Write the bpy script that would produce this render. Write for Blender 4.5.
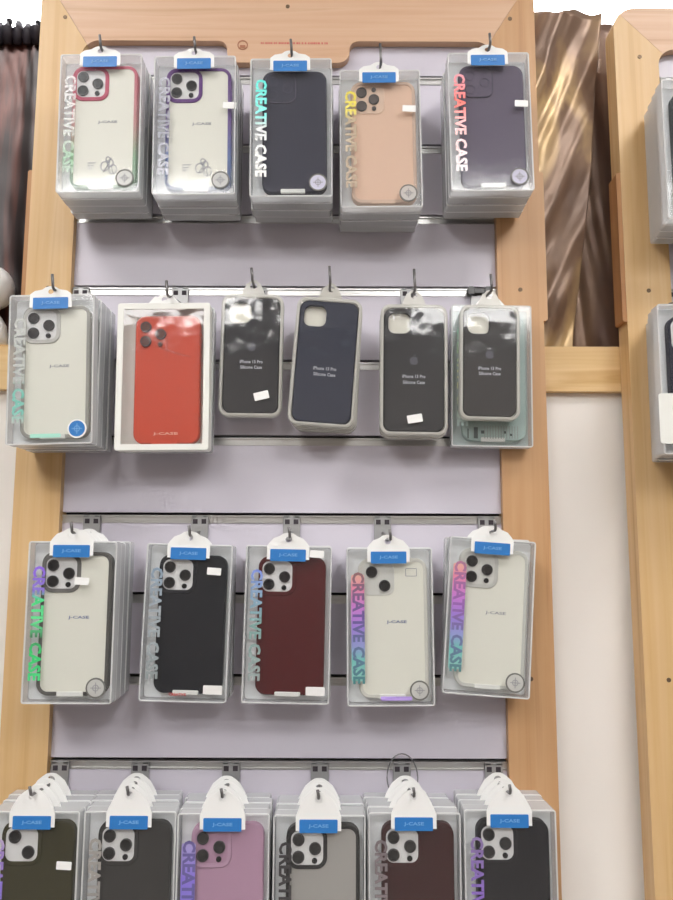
import bpy, bmesh, math, random
from mathutils import Vector, Matrix, noise
random.seed(7)
for o in list(bpy.data.objects): bpy.data.objects.remove(o)
scene = bpy.context.scene
COL = scene.collection
PI = math.pi

# ------------------------------------------------------------------ camera
cam_data = bpy.data.cameras.new('camera')
cam = bpy.data.objects.new('camera', cam_data); COL.objects.link(cam)
cam_data.sensor_fit = 'VERTICAL'; cam_data.sensor_height = 36.0
cam_data.lens = 36.0 * 800.0 / 900.0
cam_data.clip_start = 0.02
cam.location = (0.0693, -1.022, 1.3986)
PITCH, ROLL = 0.1318, -0.0037
cam.matrix_world = (Matrix.Translation(cam.location) @ Matrix.Rotation(PI/2 + PITCH, 4, 'X')
                    @ Matrix.Rotation(-ROLL, 4, 'Z'))
scene.camera = cam

# ------------------------------------------------------------------ world, exposure
world = bpy.data.worlds.new('world'); scene.world = world; world.use_nodes = True
bg = world.node_tree.nodes['Background']
bg.inputs[0].default_value = (0.9, 0.92, 1.0, 1); bg.inputs[1].default_value = 0.3
vs = scene.view_settings
vs.view_transform = 'Standard'; vs.look = 'None'; vs.gamma = 1.0; vs.use_curve_mapping = False
vs.exposure = 0.0
try:
    scene.cycles.transparent_max_bounces = 24
    scene.cycles.max_bounces = 8
except Exception: pass
LAMP_POWER = 17.5        # emission strength of the ceiling light diffusers

# ------------------------------------------------------------------ material helpers
def lin(c):
    c = c/255.0
    return c/12.92 if c <= 0.04045 else ((c+0.055)/1.055)**2.4
def rgb(*c): return (lin(c[0]), lin(c[1]), lin(c[2]), 1.0)

MATS = {}
def mat(name, col, rough=0.5, metal=0.0, spec=0.5, emit=None, estr=0.0, coat=0.0, bump=None):
    if name in MATS: return MATS[name]
    m = bpy.data.materials.new(name); m.use_nodes = True
    nt = m.node_tree; b = nt.nodes['Principled BSDF']
    b.inputs['Base Color'].default_value = col
    b.inputs['Roughness'].default_value = rough
    b.inputs['Metallic'].default_value = metal
    b.inputs['Specular IOR Level'].default_value = spec
    b.inputs['Coat Weight'].default_value = coat
    if emit:
        b.inputs['Emission Color'].default_value = emit; b.inputs['Emission Strength'].default_value = estr
    if bump:
        tc = nt.nodes.new('ShaderNodeTexCoord'); n = nt.nodes.new('ShaderNodeTexNoise')
        n.inputs['Scale'].default_value = bump[0]; n.inputs['Detail'].default_value = 4
        bp = nt.nodes.new('ShaderNodeBump'); bp.inputs['Strength'].default_value = bump[1]
        bp.inputs['Distance'].default_value = bump[2] if len(bump) > 2 else 0.002
        nt.links.new(tc.outputs['Object'], n.inputs['Vector']); nt.links.new(n.outputs['Fac'], bp.inputs['Height'])
        nt.links.new(bp.outputs['Normal'], b.inputs['Normal'])
    MATS[name] = m
    return m

def noise_mat(name, stops, scale, rough=0.5, detail=6, metal=0.0, distortion=0.0, bump=0.0, spec=0.4, low=0.3, high=0.7):
    """colour from a stretched noise in object coordinates (wood grain, paint, fabric)"""
    if name in MATS: return MATS[name]
    m = bpy.data.materials.new(name); m.use_nodes = True
    nt = m.node_tree; b = nt.nodes['Principled BSDF']
    tc = nt.nodes.new('ShaderNodeTexCoord'); mp = nt.nodes.new('ShaderNodeMapping')
    mp.inputs['Scale'].default_value = scale
    n = nt.nodes.new('ShaderNodeTexNoise'); n.inputs['Scale'].default_value = 1.0
    n.inputs['Detail'].default_value = detail; n.inputs['Distortion'].default_value = distortion
    r = nt.nodes.new('ShaderNodeValToRGB')
    el = r.color_ramp.elements
    el[0].position = low; el[0].color = stops[0]; el[1].position = high; el[1].color = stops[-1]
    for i, s in enumerate(stops[1:-1]):
        e = el.new(low + (high-low)*(i+1)/(len(stops)-1)); e.color = s
    L = nt.links.new
    L(tc.outputs['Object'], mp.inputs['Vector']); L(mp.outputs['Vector'], n.inputs['Vector'])
    L(n.outputs['Fac'], r.inputs['Fac']); L(r.outputs['Color'], b.inputs['Base Color'])
    b.inputs['Roughness'].default_value = rough; b.inputs['Metallic'].default_value = metal
    b.inputs['Specular IOR Level'].default_value = spec
    if bump:
        bp = nt.nodes.new('ShaderNodeBump'); bp.inputs['Strength'].default_value = bump; bp.inputs['Distance'].default_value = 0.001
        L(n.outputs['Fac'], bp.inputs['Height']); L(bp.outputs['Normal'], b.inputs['Normal'])
    MATS[name] = m
    return m

def ramp_mat(name, stops, axis='Z', rough=0.35, metal=0.0, alpha=1.0):
    """printed colour run along the piece's own length; stops = [(pos, colour), ...] from its top (0) to its bottom (1)"""
    if name in MATS: return MATS[name]
    m = bpy.data.materials.new(name); m.use_nodes = True
    nt = m.node_tree; b = nt.nodes['Principled BSDF']; L = nt.links.new
    tc = nt.nodes.new('ShaderNodeTexCoord'); sx = nt.nodes.new('ShaderNodeSeparateXYZ')
    inv = nt.nodes.new('ShaderNodeMath'); inv.operation = 'SUBTRACT'; inv.inputs[0].default_value = 1.0
    r = nt.nodes.new('ShaderNodeValToRGB'); el = r.color_ramp.elements
    el[0].position, el[0].color = stops[0]; el[1].position, el[1].color = stops[-1]
    for p, c in stops[1:-1]:
        e = el.new(p); e.color = c
    L(tc.outputs['Generated'], sx.inputs[0]); L(sx.outputs[axis], inv.inputs[1]); L(inv.outputs[0], r.inputs['Fac'])
    L(r.outputs['Color'], b.inputs['Base Color'])
    b.inputs['Roughness'].default_value = rough; b.inputs['Metallic'].default_value = metal
    b.inputs['Alpha'].default_value = alpha
    MATS[name] = m
    return m

def film_mat(name, tint, haze, rough, hazecol=(0.9, 0.92, 0.95, 1), bumpy=0.0, gloss=1.0):
    """clear or frosted plastic: see-through, a share of milky haze, a Fresnel gloss"""
    if name in MATS: return MATS[name]
    m = bpy.data.materials.new(name); m.use_nodes = True
    nt = m.node_tree; nt.nodes.clear(); L = nt.links.new
    out = nt.nodes.new('ShaderNodeOutputMaterial')
    tr = nt.nodes.new('ShaderNodeBsdfTransparent'); tr.inputs[0].default_value = tint
    df = nt.nodes.new('ShaderNodeBsdfDiffuse'); df.inputs[0].default_value = hazecol
    tl = nt.nodes.new('ShaderNodeBsdfTranslucent'); tl.inputs[0].default_value = hazecol
    mx0 = nt.nodes.new('ShaderNodeMixShader'); mx0.inputs[0].default_value = 0.5
    L(df.outputs[0], mx0.inputs[1]); L(tl.outputs[0], mx0.inputs[2])
    mx = nt.nodes.new('ShaderNodeMixShader'); mx.inputs[0].default_value = haze
    L(tr.outputs[0], mx.inputs[1]); L(mx0.outputs[0], mx.inputs[2])
    gl = nt.nodes.new('ShaderNodeBsdfGlossy'); gl.inputs['Roughness'].default_value = rough
    # Schlick reflectance, the same from both sides of the film
    ge = nt.nodes.new('ShaderNodeNewGeometry'); dt = nt.nodes.new('ShaderNodeVectorMath'); dt.operation = 'DOT_PRODUCT'
    L(ge.outputs['Incoming'], dt.inputs[0]); L(ge.outputs['Normal'], dt.inputs[1])
    def mth(op, a, b=None):
        q = nt.nodes.new('ShaderNodeMath'); q.operation = op
        L(a, q.inputs[0]) if not isinstance(a, float) else setattr(q.inputs[0], 'default_value', a)
        if b is not None:
            L(b, q.inputs[1]) if not isinstance(b, float) else setattr(q.inputs[1], 'default_value', b)
        return q.outputs[0]
    om = mth('SUBTRACT', 1.0, mth('ABSOLUTE', dt.outputs['Value']))
    fm = nt.nodes.new('ShaderNodeMath'); fm.operation = 'MULTIPLY'; fm.inputs[1].default_value = gloss
    L(mth('MULTIPLY_ADD', mth('POWER', om, 5.0), 0.7), fm.inputs[0])
    fm.inputs[0].links[0].from_node.inputs[2].default_value = 0.035
    m2 = nt.nodes.new('ShaderNodeMixShader')
    L(fm.outputs[0], m2.inputs[0]); L(mx.outputs[0], m2.inputs[1]); L(gl.outputs[0], m2.inputs[2])
    L(m2.outputs[0], out.inputs['Surface'])
    if bumpy:
        tc = nt.nodes.new('ShaderNodeTexCoord'); n = nt.nodes.new('ShaderNodeTexNoise')
        n.inputs['Scale'].default_value = 28.0; n.inputs['Detail'].default_value = 1.5
        bp = nt.nodes.new('ShaderNodeBump'); bp.inputs['Strength'].default_value = bumpy; bp.inputs['Distance'].default_value = 0.004
        L(tc.outputs['Object'], n.inputs['Vector']); L(n.outputs['Fac'], bp.inputs['Height'])
        L(bp.outputs['Normal'], gl.inputs['Normal'])
    MATS[name] = m
    return m

# ------------------------------------------------------------------ geometry helpers
def rrect(w, h, r, n=5, cx=0.0, cz=0.0):
    r = max(min(r, w/2-1e-5, h/2-1e-5), 1e-5); pts = []
    for (sx, sz, a0) in ((1, 1, 0), (-1, 1, PI/2), (-1, -1, PI), (1, -1, 1.5*PI)):
        for i in range(n+1):
            a = a0 + PI/2*i/n
            pts.append((cx + sx*(w/2-r) + r*math.cos(a), cz + sz*(h/2-r) + r*math.sin(a)))
    return pts

class MB:
    def __init__(s): s.v = []; s.f = []
    def box(s, x0, x1, y0, y1, z0, z1):
        b = len(s.v)
        s.v += [(x0,y0,z0),(x1,y0,z0),(x1,y1,z0),(x0,y1,z0),(x0,y0,z1),(x1,y0,z1),(x1,y1,z1),(x0,y1,z1)]
        s.f += [tuple(b+i for i in q) for q in ((0,3,2,1),(4,5,6,7),(0,1,5,4),(1,2,6,5),(2,3,7,6),(3,0,4,7))]
        return s
    def loft(s, rings, cap0=True, cap1=True):
        n = len(rings[0]); b = len(s.v)
        for r in rings: s.v += r
        for k in range(len(rings)-1):
            for i in range(n):
                j = (i+1) % n
                s.f.append((b+k*n+i, b+k*n+j, b+(k+1)*n+j, b+(k+1)*n+i))
        if cap0: s.f.append(tuple(b+i for i in range(n-1, -1, -1)))
        if cap1: s.f.append(tuple(b+(len(rings)-1)*n+i for i in range(n)))
        return s
    def slab(s, w, h, r, y0, y1, c=0.0, cx=0.0, cz=0.0, n=5):
        """rounded-rectangle slab, front face at y0 with a chamfer c"""
        R = []
        if c: R.append([(x, y0, z) for x, z in rrect(w-2*c, h-2*c, r-c, n, cx, cz)])
        R.append([(x, y0+c, z) for x, z in rrect(w, h, r, n, cx, cz)])
        R.append([(x, y1, z) for x, z in rrect(w, h, r, n, cx, cz)])
        return s.loft(R)
    def ring(s, w, h, r, t, y0, y1, cx=0.0, cz=0.0, n=5, c=0.0):
        o = rrect(w, h, r, n, cx, cz); i = rrect(w-2*t, h-2*t, max(r-t, 0.0008), n, cx, cz)
        oc = rrect(w-2*c, h-2*c, max(r-c, .0005), n, cx, cz) if c else o
        loops = [[(x, y1, z) for x, z in o], [(x, y0+c, z) for x, z in o]]
        if c: loops.append([(x, y0, z) for x, z in oc])
        loops += [[(x, y0, z) for x, z in i], [(x, y1, z) for x, z in i]]
        loops.append(loops[0])
        return s.loft(loops, False, False)
    def poly(s, pts, y0, y1):
        return s.loft([[(x, y0, z) for x, z in pts], [(x, y1, z) for x, z in pts]])
    def disc(s, r, y0, y1, cx=0.0, cz=0.0, n=20, r1=None):
        a = [(math.cos(2*PI*i/n), math.sin(2*PI*i/n)) for i in range(n)]
        return s.loft([[(cx+r*x, y0, cz+r*z) for x, z in a], [(cx+(r1 or r)*x, y1, cz+(r1 or r)*z) for x, z in a]])
    def tube(s, pts, r, n=8):
        pts = [Vector(p) for p in pts]; rings = []
        up = Vector((0.13, 0.31, 0.94))
        for i, p in enumerate(pts):
            d = (pts[min(i+1, len(pts)-1)] - pts[max(i-1, 0)]).normalized()
            a = d.cross(up)
            if a.length < 1e-3: a = d.cross(Vector((1, 0, 0)))
            a.normalize(); b = d.cross(a)
            rr = r[i] if isinstance(r, (list, tuple)) else r
            rings.append([tuple(p + rr*(a*math.cos(2*PI*k/n) + b*math.sin(2*PI*k/n))) for k in range(n)])
        return s.loft(rings)
    def mesh(s, name, smooth=False):
        me = bpy.data.meshes.new(name); me.from_pydata(s.v, [], s.f); me.update()
        bm = bmesh.new(); bm.from_mesh(me)
        bmesh.ops.recalc_face_normals(bm, faces=bm.faces)
        bm.to_mesh(me); bm.free()
        if smooth: me.polygons.foreach_set('use_smooth', [True]*len(me.polygons))
        return me

def link(name, me, m=None, parent=None, loc=None):
    """one object; its material sits on the object so alike pieces share mesh data"""
    o = bpy.data.objects.new(name, me); COL.objects.link(o)
    if parent: o.parent = parent
    if loc: o.location = loc
    if m is not None:
        if not me.materials: me.materials.append(m)
        o.material_slots[0].link = 'OBJECT'; o.material_slots[0].material = m
    return o
def build(mb, name, m, parent=None, loc=None, smooth=False):
    return link(name, mb.mesh(name, smooth), m, parent, loc)
def tag(o, label=None, cat=None, group=None, kind=None):
    if label: o['label'] = label
    if cat: o['category'] = cat
    if group: o['group'] = group
    if kind: o['kind'] = kind
    return o
def thing(name, label, cat, loc, tilt=0.0, group=None):
    o = bpy.data.objects.new(name, None); COL.objects.link(o)
    o.empty_display_size = 0.02
    o.location = loc; o.rotation_euler = (0, -math.radians(tilt), 0)
    return tag(o, label, cat, group)

_text = {}
def text_mesh(s, length, height, thick=0.0003, down=False, bold=0.02):
    """flat lettering as a mesh of its own, centred, facing -Y; down=True reads from top to bottom"""
    key = (s, round(length, 5), round(height, 5), down)
    if key in _text: return _text[key]
    cu = bpy.data.curves.new('lettering', 'FONT'); cu.body = s; cu.resolution_u = 2
    cu.extrude = 0.01; cu.offset = bold
    ob = bpy.data.objects.new('lettering', cu); COL.objects.link(ob)
    dg = bpy.context.evaluated_depsgraph_get()
    me = bpy.data.meshes.new_from_object(ob.evaluated_get(dg))
    bpy.data.objects.remove(ob)
    xs = [v.co.x for v in me.vertices]; ys = [v.co.y for v in me.vertices]
    x0, x1, y0, y1 = min(xs), max(xs), min(ys), max(ys)
    vv = []
    for v in me.vertices:
        a = ((v.co.x-x0)/(x1-x0)-0.5)*length; b = ((v.co.y-y0)/(y1-y0)-0.5)*height
        t = -thick*(v.co.z+0.01)/0.02
        vv.append((b, t, -a) if down else (a, t, b))
    ff = [tuple(p.vertices) for p in me.polygons]
    me = bpy.data.meshes.new('lettering'); me.from_pydata(vv, [], ff); me.update()
    _text[key] = me
    return me

# ------------------------------------------------------------------ materials
M_WALL = noise_mat('white wall paint', [rgb(236,232,226), rgb(242,238,233)], (6,6,3), rough=0.6, detail=3)
M_CEIL = mat('ceiling paint', rgb(238,238,240), 0.8)
M_FLOOR = noise_mat('floor tile', [rgb(150,144,138), rgb(166,160,154)], (4,4,4), rough=0.35)
M_SHOP = noise_mat('shop wall paint', [rgb(112,104,98), rgb(128,118,110)], (2,2,2), rough=0.7)
PINE = [rgb(190,146,94), rgb(214,176,124), rgb(220,186,138), rgb(202,162,108)]
M_WOODV = noise_mat('pine vertical grain', PINE, (75,75,2.2), rough=0.42, detail=5, distortion=0.6, bump=0.05, low=0.2, high=0.8)
M_WOODH = noise_mat('pine horizontal grain', [rgb(190,144,110), rgb(212,172,140), rgb(218,182,152), rgb(200,158,122)], (2.2,75,75), rough=0.42, detail=5, distortion=0.6, bump=0.05, low=0.2, high=0.8)
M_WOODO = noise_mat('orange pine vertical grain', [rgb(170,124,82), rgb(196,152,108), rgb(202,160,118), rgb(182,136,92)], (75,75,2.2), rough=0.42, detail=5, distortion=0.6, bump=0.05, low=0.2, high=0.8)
M_WOODB = noise_mat('pine block', [rgb(168,116,74), rgb(196,148,100)], (60,60,3), rough=0.5)
M_TRIM = noise_mat('light pine rail', [rgb(204,164,108), rgb(226,194,142), rgb(214,178,124)], (3,60,50), rough=0.45, distortion=0.8, bump=0.05)
M_SLAT = noise_mat('lavender laminate', [rgb(208,203,214), rgb(214,209,220)], (3,3,3), rough=0.38, detail=2)
M_ALU = noise_mat('aluminium', [rgb(188,188,186), rgb(214,214,212)], (3,80,80), rough=0.32, metal=0.9)
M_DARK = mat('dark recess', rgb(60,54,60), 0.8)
M_SCREW = mat('screw steel', rgb(110,90,70), 0.5, 0.6)
M_STEEL = mat('hook steel', rgb(120,118,118), 0.35, 0.7)
M_STEELD = mat('clip steel', rgb(172,172,172), 0.4, 0.5)
M_RED = mat('red print', rgb(205,110,100), 0.6)
M_BROWNP = mat('brown print', rgb(170,110,80), 0.6)

M_PANE = film_mat('clear front', (0.96,0.965,0.97,1), 0.015, 0.10, bumpy=0.05)
M_FROST = film_mat('frosted box plastic', (0.97,0.975,0.98,1), 0.48, 0.25, hazecol=(0.97,0.975,0.98,1))
M_EDGE = film_mat('box edge plastic', (0.95,0.96,0.96,1), 0.75, 0.15, hazecol=(0.98,0.985,0.985,1))
M_WRAP = film_mat('glossy clear wrap', (0.96,0.96,0.96,1), 0.015, 0.07, bumpy=0.22, gloss=0.9)
M_TRAY = film_mat('milky tray', (0.9,0.9,0.88,1), 0.7, 0.15, hazecol=(0.93,0.92,0.87,1))
M_INSERT = mat('grey inlay card', rgb(238,240,240), 0.6)
M_WHITE = mat('white plastic', rgb(244,244,242), 0.4)
M_CARD = mat('white card', rgb(236,236,230), 0.55)
M_PAPER = mat('price paper', rgb(246,246,244), 0.6)
M_BLUE = mat('blue label', rgb(44,122,196), 0.4)
M_BLUETXT = mat('pale blue print', rgb(118,172,222), 0.5)
M_LENS = mat('lens black', rgb(22,21,22), 0.25, spec=0.35)
M_LENSR = mat('lens ring', rgb(46,44,44), 0.4)
M_CREAM = mat('cream inlay', rgb(240,238,224), 0.45)
M_SILV = mat('silver plate', rgb(236,235,233), 0.4, 0.0)
M_GREEN = mat('green dot', rgb(150,196,160), 0.5)
M_PRINT = mat('grey print', rgb(150,150,156), 0.6)
M_BADGE = film_mat('badge clear', (0.95,0.95,0.95,1), 0.65, 0.2, hazecol=(0.9,0.9,0.88,1))
M_BADGER = mat('badge ring dark', rgb(112,112,108), 0.5)

# ------------------------------------------------------------------ the room
def struct(mb, name, m, **k): return tag(build(mb, name, m, **k), kind='structure')
WALL_Y = 0.125
struct(MB().box(-3.0, 3.0, WALL_Y, WALL_Y+0.1, 0, 2.8), 'wall_back', M_WALL)
struct(MB().box(-3.0, 3.0, 0.035, WALL_Y, 0, 1.617), 'wall_lower', M_WALL)
struct(MB().box(-3.0, 3.0, -4.0, WALL_Y+0.1, -0.1, 0), 'floor', M_FLOOR)
struct(MB().box(-3.0, 3.0, -4.0, WALL_Y+0.1, 2.8, 2.9), 'ceiling', M_CEIL)
struct(MB().box(-3.1, -3.0, -4.0, WALL_Y+0.1, 0, 2.8), 'wall_left', M_SHOP)
struct(MB().box(3.0, 3.1, -4.0, WALL_Y+0.1, 0, 2.8), 'wall_right', M_SHOP)
struct(MB().box(-3.1, 3.1, -4.1, -4.0, 0, 2.8), 'wall_front', M_SHOP)
# pine rail along the wall: the white boarding ends under it, the curtains above
struct(MB().box(-1.4, 1.6, 0.0225, WALL_Y, 1.617, 1.678), 'trim_1', M_TRIM)

M_DIFF = mat('light diffuser', (1,1,1,1), 0.5, emit=(1.0,0.985,0.97,1), estr=LAMP_POWER)
for i, (x, y, w, l, where) in enumerate([(-0.8, -0.95, 0.5, 0.5, 'nearest the wall, left of the display'),
                                   (0.95, -0.95, 0.5, 0.5, 'nearest the wall, right of the display'),
                                   (-0.8, -2.3, 0.9, 0.6, 'in the middle of the shop on the left'),
                                   (0.9, -2.3, 0.9, 0.6, 'in the middle of the shop on the right'),
                                   (-0.8, -3.4, 0.9, 0.5, 'at the far end of the shop on the left'),
                                   (0.9, -3.4, 0.9, 0.5, 'at the far end of the shop on the right')]):
    t = thing('ceiling_light', 'flat white ceiling light panel ' + where, 'ceiling light', (x, y, 2.8))
    fr = MB(); a, b = w/2, l/2
    for (q0, q1, q2, q3) in ((-a-.03, a+.03, -b-.03, -b), (-a-.03, a+.03, b, b+.03), (-a-.03, -a, -b, b), (a, a+.03, -b, b)):
        fr.box(q0, q1, q2, q3, -0.03, 0)
    build(fr, 'frame', M_WHITE, t)
    build(MB().box(-a, a, -b, b, -0.02, -0.004), 'diffuser', M_DIFF, t)

t = thing('light_box', 'long white light box along the wall above the curtains', 'light', (0.1, 0.100, 2.140))
lb = MB().box(-1.4, 1.4, -0.012, 0, 0.0, 0.0015).box(-1.4, 1.4, -0.012, 0, 0.234, 0.24).box(-1.4, -1.394, -0.012, 0, 0.0015, 0.234).box(1.394, 1.4, -0.012, 0, 0.006, 0.234).box(-1.394, 1.394, -0.006, 0, 0.006, 0.234)
build(lb, 'housing', M_WHITE, t)
build(MB().box(-1.393, 1.393, -0.0125, -0.009, 0.0018, 0.233), 'diffuser', mat('light box diffuser', (1,1,1,1), 0.5, emit=(0.96,0.97,1.0,1), estr=4.0), t)

# ------------------------------------------------------------------ satin curtains above the rail
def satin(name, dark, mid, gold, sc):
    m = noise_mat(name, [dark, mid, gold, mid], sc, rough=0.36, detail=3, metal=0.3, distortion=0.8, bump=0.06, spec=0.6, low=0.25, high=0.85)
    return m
M_SAT = satin('brown satin painted gold sheen', rgb(108,86,72), rgb(136,110,90), rgb(202,172,124), (14,14,5))  # brown cloth; its golden highlights are painted into the noise colour
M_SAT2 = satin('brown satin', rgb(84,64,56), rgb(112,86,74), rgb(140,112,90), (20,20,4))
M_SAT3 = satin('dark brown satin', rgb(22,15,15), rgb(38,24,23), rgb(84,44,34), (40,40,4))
def curtain(name, label, m, x0, x1, edge0, edge1, z0, z1, y, amp, freq, slant, seed, nx=90, nz=70, heading=None):
    """hanging cloth sheet: x from x0 (or edge0 at the bottom) to x1 (edge1 at the bottom), folds running at a slant"""
    rnd = random.Random(seed); ph = [rnd.uniform(0, 6.28) for _ in range(6)]
    t = thing(name, label, 'curtain', (0, y, z0)); mb = MB()
    def P(i, j, back):
        u = i/nx; v = j/nz                      # v = 0 at the bottom
        top = x0 + (x1-x0)*u; bot = edge0 + (edge1-edge0)*u
        x = bot + (top-bot)*v; z = (z1-z0)*v
        w = x + slant*z
        N_ = lambda a, b, c: noise.noise(Vector((a, b, c)))
        ww = w + 0.02*N_(x*9, z*7, ph[0])
        rid = 1.0 - 2.0*abs(N_(ww*freq*0.16, z*1.3, ph[1]))
        d = -amp*(1.1*rid + 0.8*N_(ww*freq*0.33, z*2.2, ph[2]) + 0.35*N_(ww*freq*0.8, z*5, ph[3]) + 0.45*N_(x*16, z*22, ph[4]))
        zz = z + (0.004*math.sin(45*x+ph[5]) + 0.003*math.sin(110*x) if j == nz else 0)
        return (x, d + back, zz)
    for back in (0.0, 0.0012):
        mb.v += [P(i, j, back) for j in range(nz+1) for i in range(nx+1)]
    N = (nx+1)*(nz+1); idx = lambda i, j: j*(nx+1)+i
    for j in range(nz):
        for i in range(nx):
            mb.f.append((idx(i,j), idx(i+1,j), idx(i+1,j+1), idx(i,j+1)))
            mb.f.append((N+idx(i,j), N+idx(i,j+1), N+idx(i+1,j+1), N+idx(i+1,j)))
    for i in range(nx):
        for j in (0, nz): mb.f.append((idx(i,j), N+idx(i,j), N+idx(i+1,j), idx(i+1,j)))
    for j in range(nz):
        for i in (0, nx): mb.f.append((idx(i,j), idx(i,j+1), N+idx(i,j+1), N+idx(i,j)))
    build(mb, 'cloth', m, t, smooth=True)
    if heading:
        hb = MB(); n = 34
        for k in range(n):
            xx = x0 + (x1-x0)*(k+.5)/n
            hb.tube([(xx, -0.008, z1-z0-0.03), (xx+.002, -0.014+.004*math.sin(k*2.1), z1-z0-0.012), (xx, -0.006, z1-z0+0.004*math.sin(k*1.7)+0.004)], [0.006, 0.009, 0.005], 6)
        build(hb, 'gathered_heading', heading, t, smooth=True)
    return t
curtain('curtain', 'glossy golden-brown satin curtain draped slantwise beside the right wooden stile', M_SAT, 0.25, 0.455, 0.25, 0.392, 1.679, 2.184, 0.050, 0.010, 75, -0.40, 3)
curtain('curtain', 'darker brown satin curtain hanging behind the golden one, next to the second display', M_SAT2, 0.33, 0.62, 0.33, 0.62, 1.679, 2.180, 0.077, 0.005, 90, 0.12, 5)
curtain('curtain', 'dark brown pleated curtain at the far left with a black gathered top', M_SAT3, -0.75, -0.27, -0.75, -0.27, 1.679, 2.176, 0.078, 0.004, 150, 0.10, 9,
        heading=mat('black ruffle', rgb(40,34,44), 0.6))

# ------------------------------------------------------------------ wooden slatwall displays
IN = 0.2795                                   # half width of the opening
SLOT0, PITCHZ = 1.45, 0.10
FY = -0.012                                   # front face of the wooden frame
def arc(cx, cz, r, a0, a1, n=6):
    return [(cx + r*math.cos(math.radians(a0+(a1-a0)*i/n)), cz + r*math.sin(math.radians(a0+(a1-a0)*i/n))) for i in range(n+1)]
def display(label, ox, top, corner, tabbed, hi=2.096):
    t = thing('slatwall_display', label, 'display panel', (ox, 0, 0.30))
    Z = -0.30; OUT = 0.3385; by = 0.022
    zl = hi + Z; zt = top + Z; zb = 0.0
    m_in = (IN - 0.022, zl); m_out = (OUT, zt)
    # stiles, mitred into the top rail
    for s in (-1, 1):
        inner = [(IN, zb), (IN, zl-0.022)] + arc(IN-0.022, zl-0.022, 0.022, 0, 45, 4)[1:]
        ci = inner[-1]
        outer = ([(OUT, zb)] if True else [])
        if corner: a = arc(OUT-corner, zt-corner, corner, 45, 0, 4)
        else: a = [(OUT, zt)]
        pts = [(s*x, z) for x, z in inner + a + outer]
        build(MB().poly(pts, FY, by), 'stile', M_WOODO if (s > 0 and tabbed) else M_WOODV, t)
    ci = (IN-0.022+0.022*math.cos(PI/4), zl-0.022+0.022*math.sin(PI/4))
    co = (OUT-corner+corner*math.cos(PI/4), zt-corner+corner*math.sin(PI/4)) if corner else (OUT, zt)
    right_in = arc(IN-0.022, zl-0.022, 0.022, 45, 90, 4)
    g = 0.0004
    low = [(x-g, z) for x, z in right_in]
    if tabbed:
        tz = 2.064 + Z; tl, tr = -0.082, 0.085; r1 = 0.012
        r2 = 0.016
        low += [(tr+r1, zl)] + arc(tr+r1, zl-r1, r1, 90, 180, 4)[1:] if False else []
        low += arc(tr+r1, zl-r1, r1, 90, 180, 5) + arc(tr-r2, tz+r2, r2, 0, -90, 5) + arc(tl+r2, tz+r2, r2, -90, -180, 5) + arc(tl-r1, zl-r1, r1, 0, 90, 5)
    low += [(-x+g, z) for x, z in reversed(right_in)]
    up = [(-co[0]+g, co[1])] + ([(-x, z) for x, z in arc(OUT-corner, zt-corner, corner, 45, 90, 4)][1:] if corner else []) \
        + ([(x, z) for x, z in arc(OUT-corner, zt-corner, corner, 90, 45, 4)][:-1] if corner else []) + [(co[0]-g, co[1])]
    build(MB().poly(low + up, FY, by), 'top_rail', M_WOODH, t)
    # dark backing seen only inside the slots
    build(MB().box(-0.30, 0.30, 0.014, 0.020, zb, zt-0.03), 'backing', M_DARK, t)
    k0 = -11
    for k in range(k0, 8):
        zs = SLOT0 + PITCHZ*k + Z
        a = zs + 0.003; b = min(zs + PITCHZ - 0.0105, zt-0.04)
        if a < zb + 0.01 or b - a < 0.01: continue
        me = MB().box(-0.2830, 0.2830, 0.0, 0.012, a, b).mesh('slat')
        link('slat', me, M_SLAT, t)
        if k < 7:
            ch = MB().box(-0.2830, 0.2830, -0.0012, 0.012, zs-0.0105, zs-0.0085).box(-0.2830, 0.2830, 0.0008, 0.012, zs-0.0085, zs-0.0025).box(-0.2830, 0.2830, -0.0012, 0.012, zs-0.0025, zs-0.0005)
            build(ch, 'aluminium_channel', M_ALU, t)
    for (x, z) in ((0.309, 1.745), (-0.309, 1.745), (0.309, 1.25), (-0.309, 1.25), (0.0, top-0.018 if not tabbed else 2.147), (-0.305, 2.075 if not tabbed else 2.13), (0.305, 2.075 if not tabbed else 2.13)):
        build(MB().disc(0.0028, FY-0.0006, FY+0.002, x, z+Z, 12), 'screw', M_SCREW, t)
    for s in (-1, 1):
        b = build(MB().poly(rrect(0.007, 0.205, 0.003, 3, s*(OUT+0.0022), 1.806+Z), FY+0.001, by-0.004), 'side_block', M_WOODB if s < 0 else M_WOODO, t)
    return t
main = display('pine-framed lavender slatwall display hung with four rows of phone cases', 0.0, 2.196, 0.0, True)
second = display('second pine-framed slatwall display cut off at the right edge', 0.789, 2.147, 0.030, False, 2.086)
second.rotation_euler = (0, -math.radians(0.12), 0)
# round mark and line of small print on the tab of the main display's top rail
bd = MB().ring(0.0145, 0.0145, 0.00725, 0.0016, FY-0.0005, FY+0.001, -0.0608, 2.0895-0.30, 6)
bd.slab(0.008, 0.004, 0.0015, FY-0.0005, FY+0.001, 0, -0.0608, 2.0875-0.30)
build(bd, 'round_mark', M_BROWNP, main)
pr = MB(); xx = -0.036; rr = random.Random(4)
while xx < 0.056:
    w = rr.choice((0.0016, 0.0022, 0.003)); pr.box(xx, xx+w, FY-0.0004, FY+0.001, 2.0912-0.30, 2.0938-0.30); xx += w + rr.choice((0.0007, 0.0007, 0.002))
build(pr, 'small_print', M_RED, main)

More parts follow.
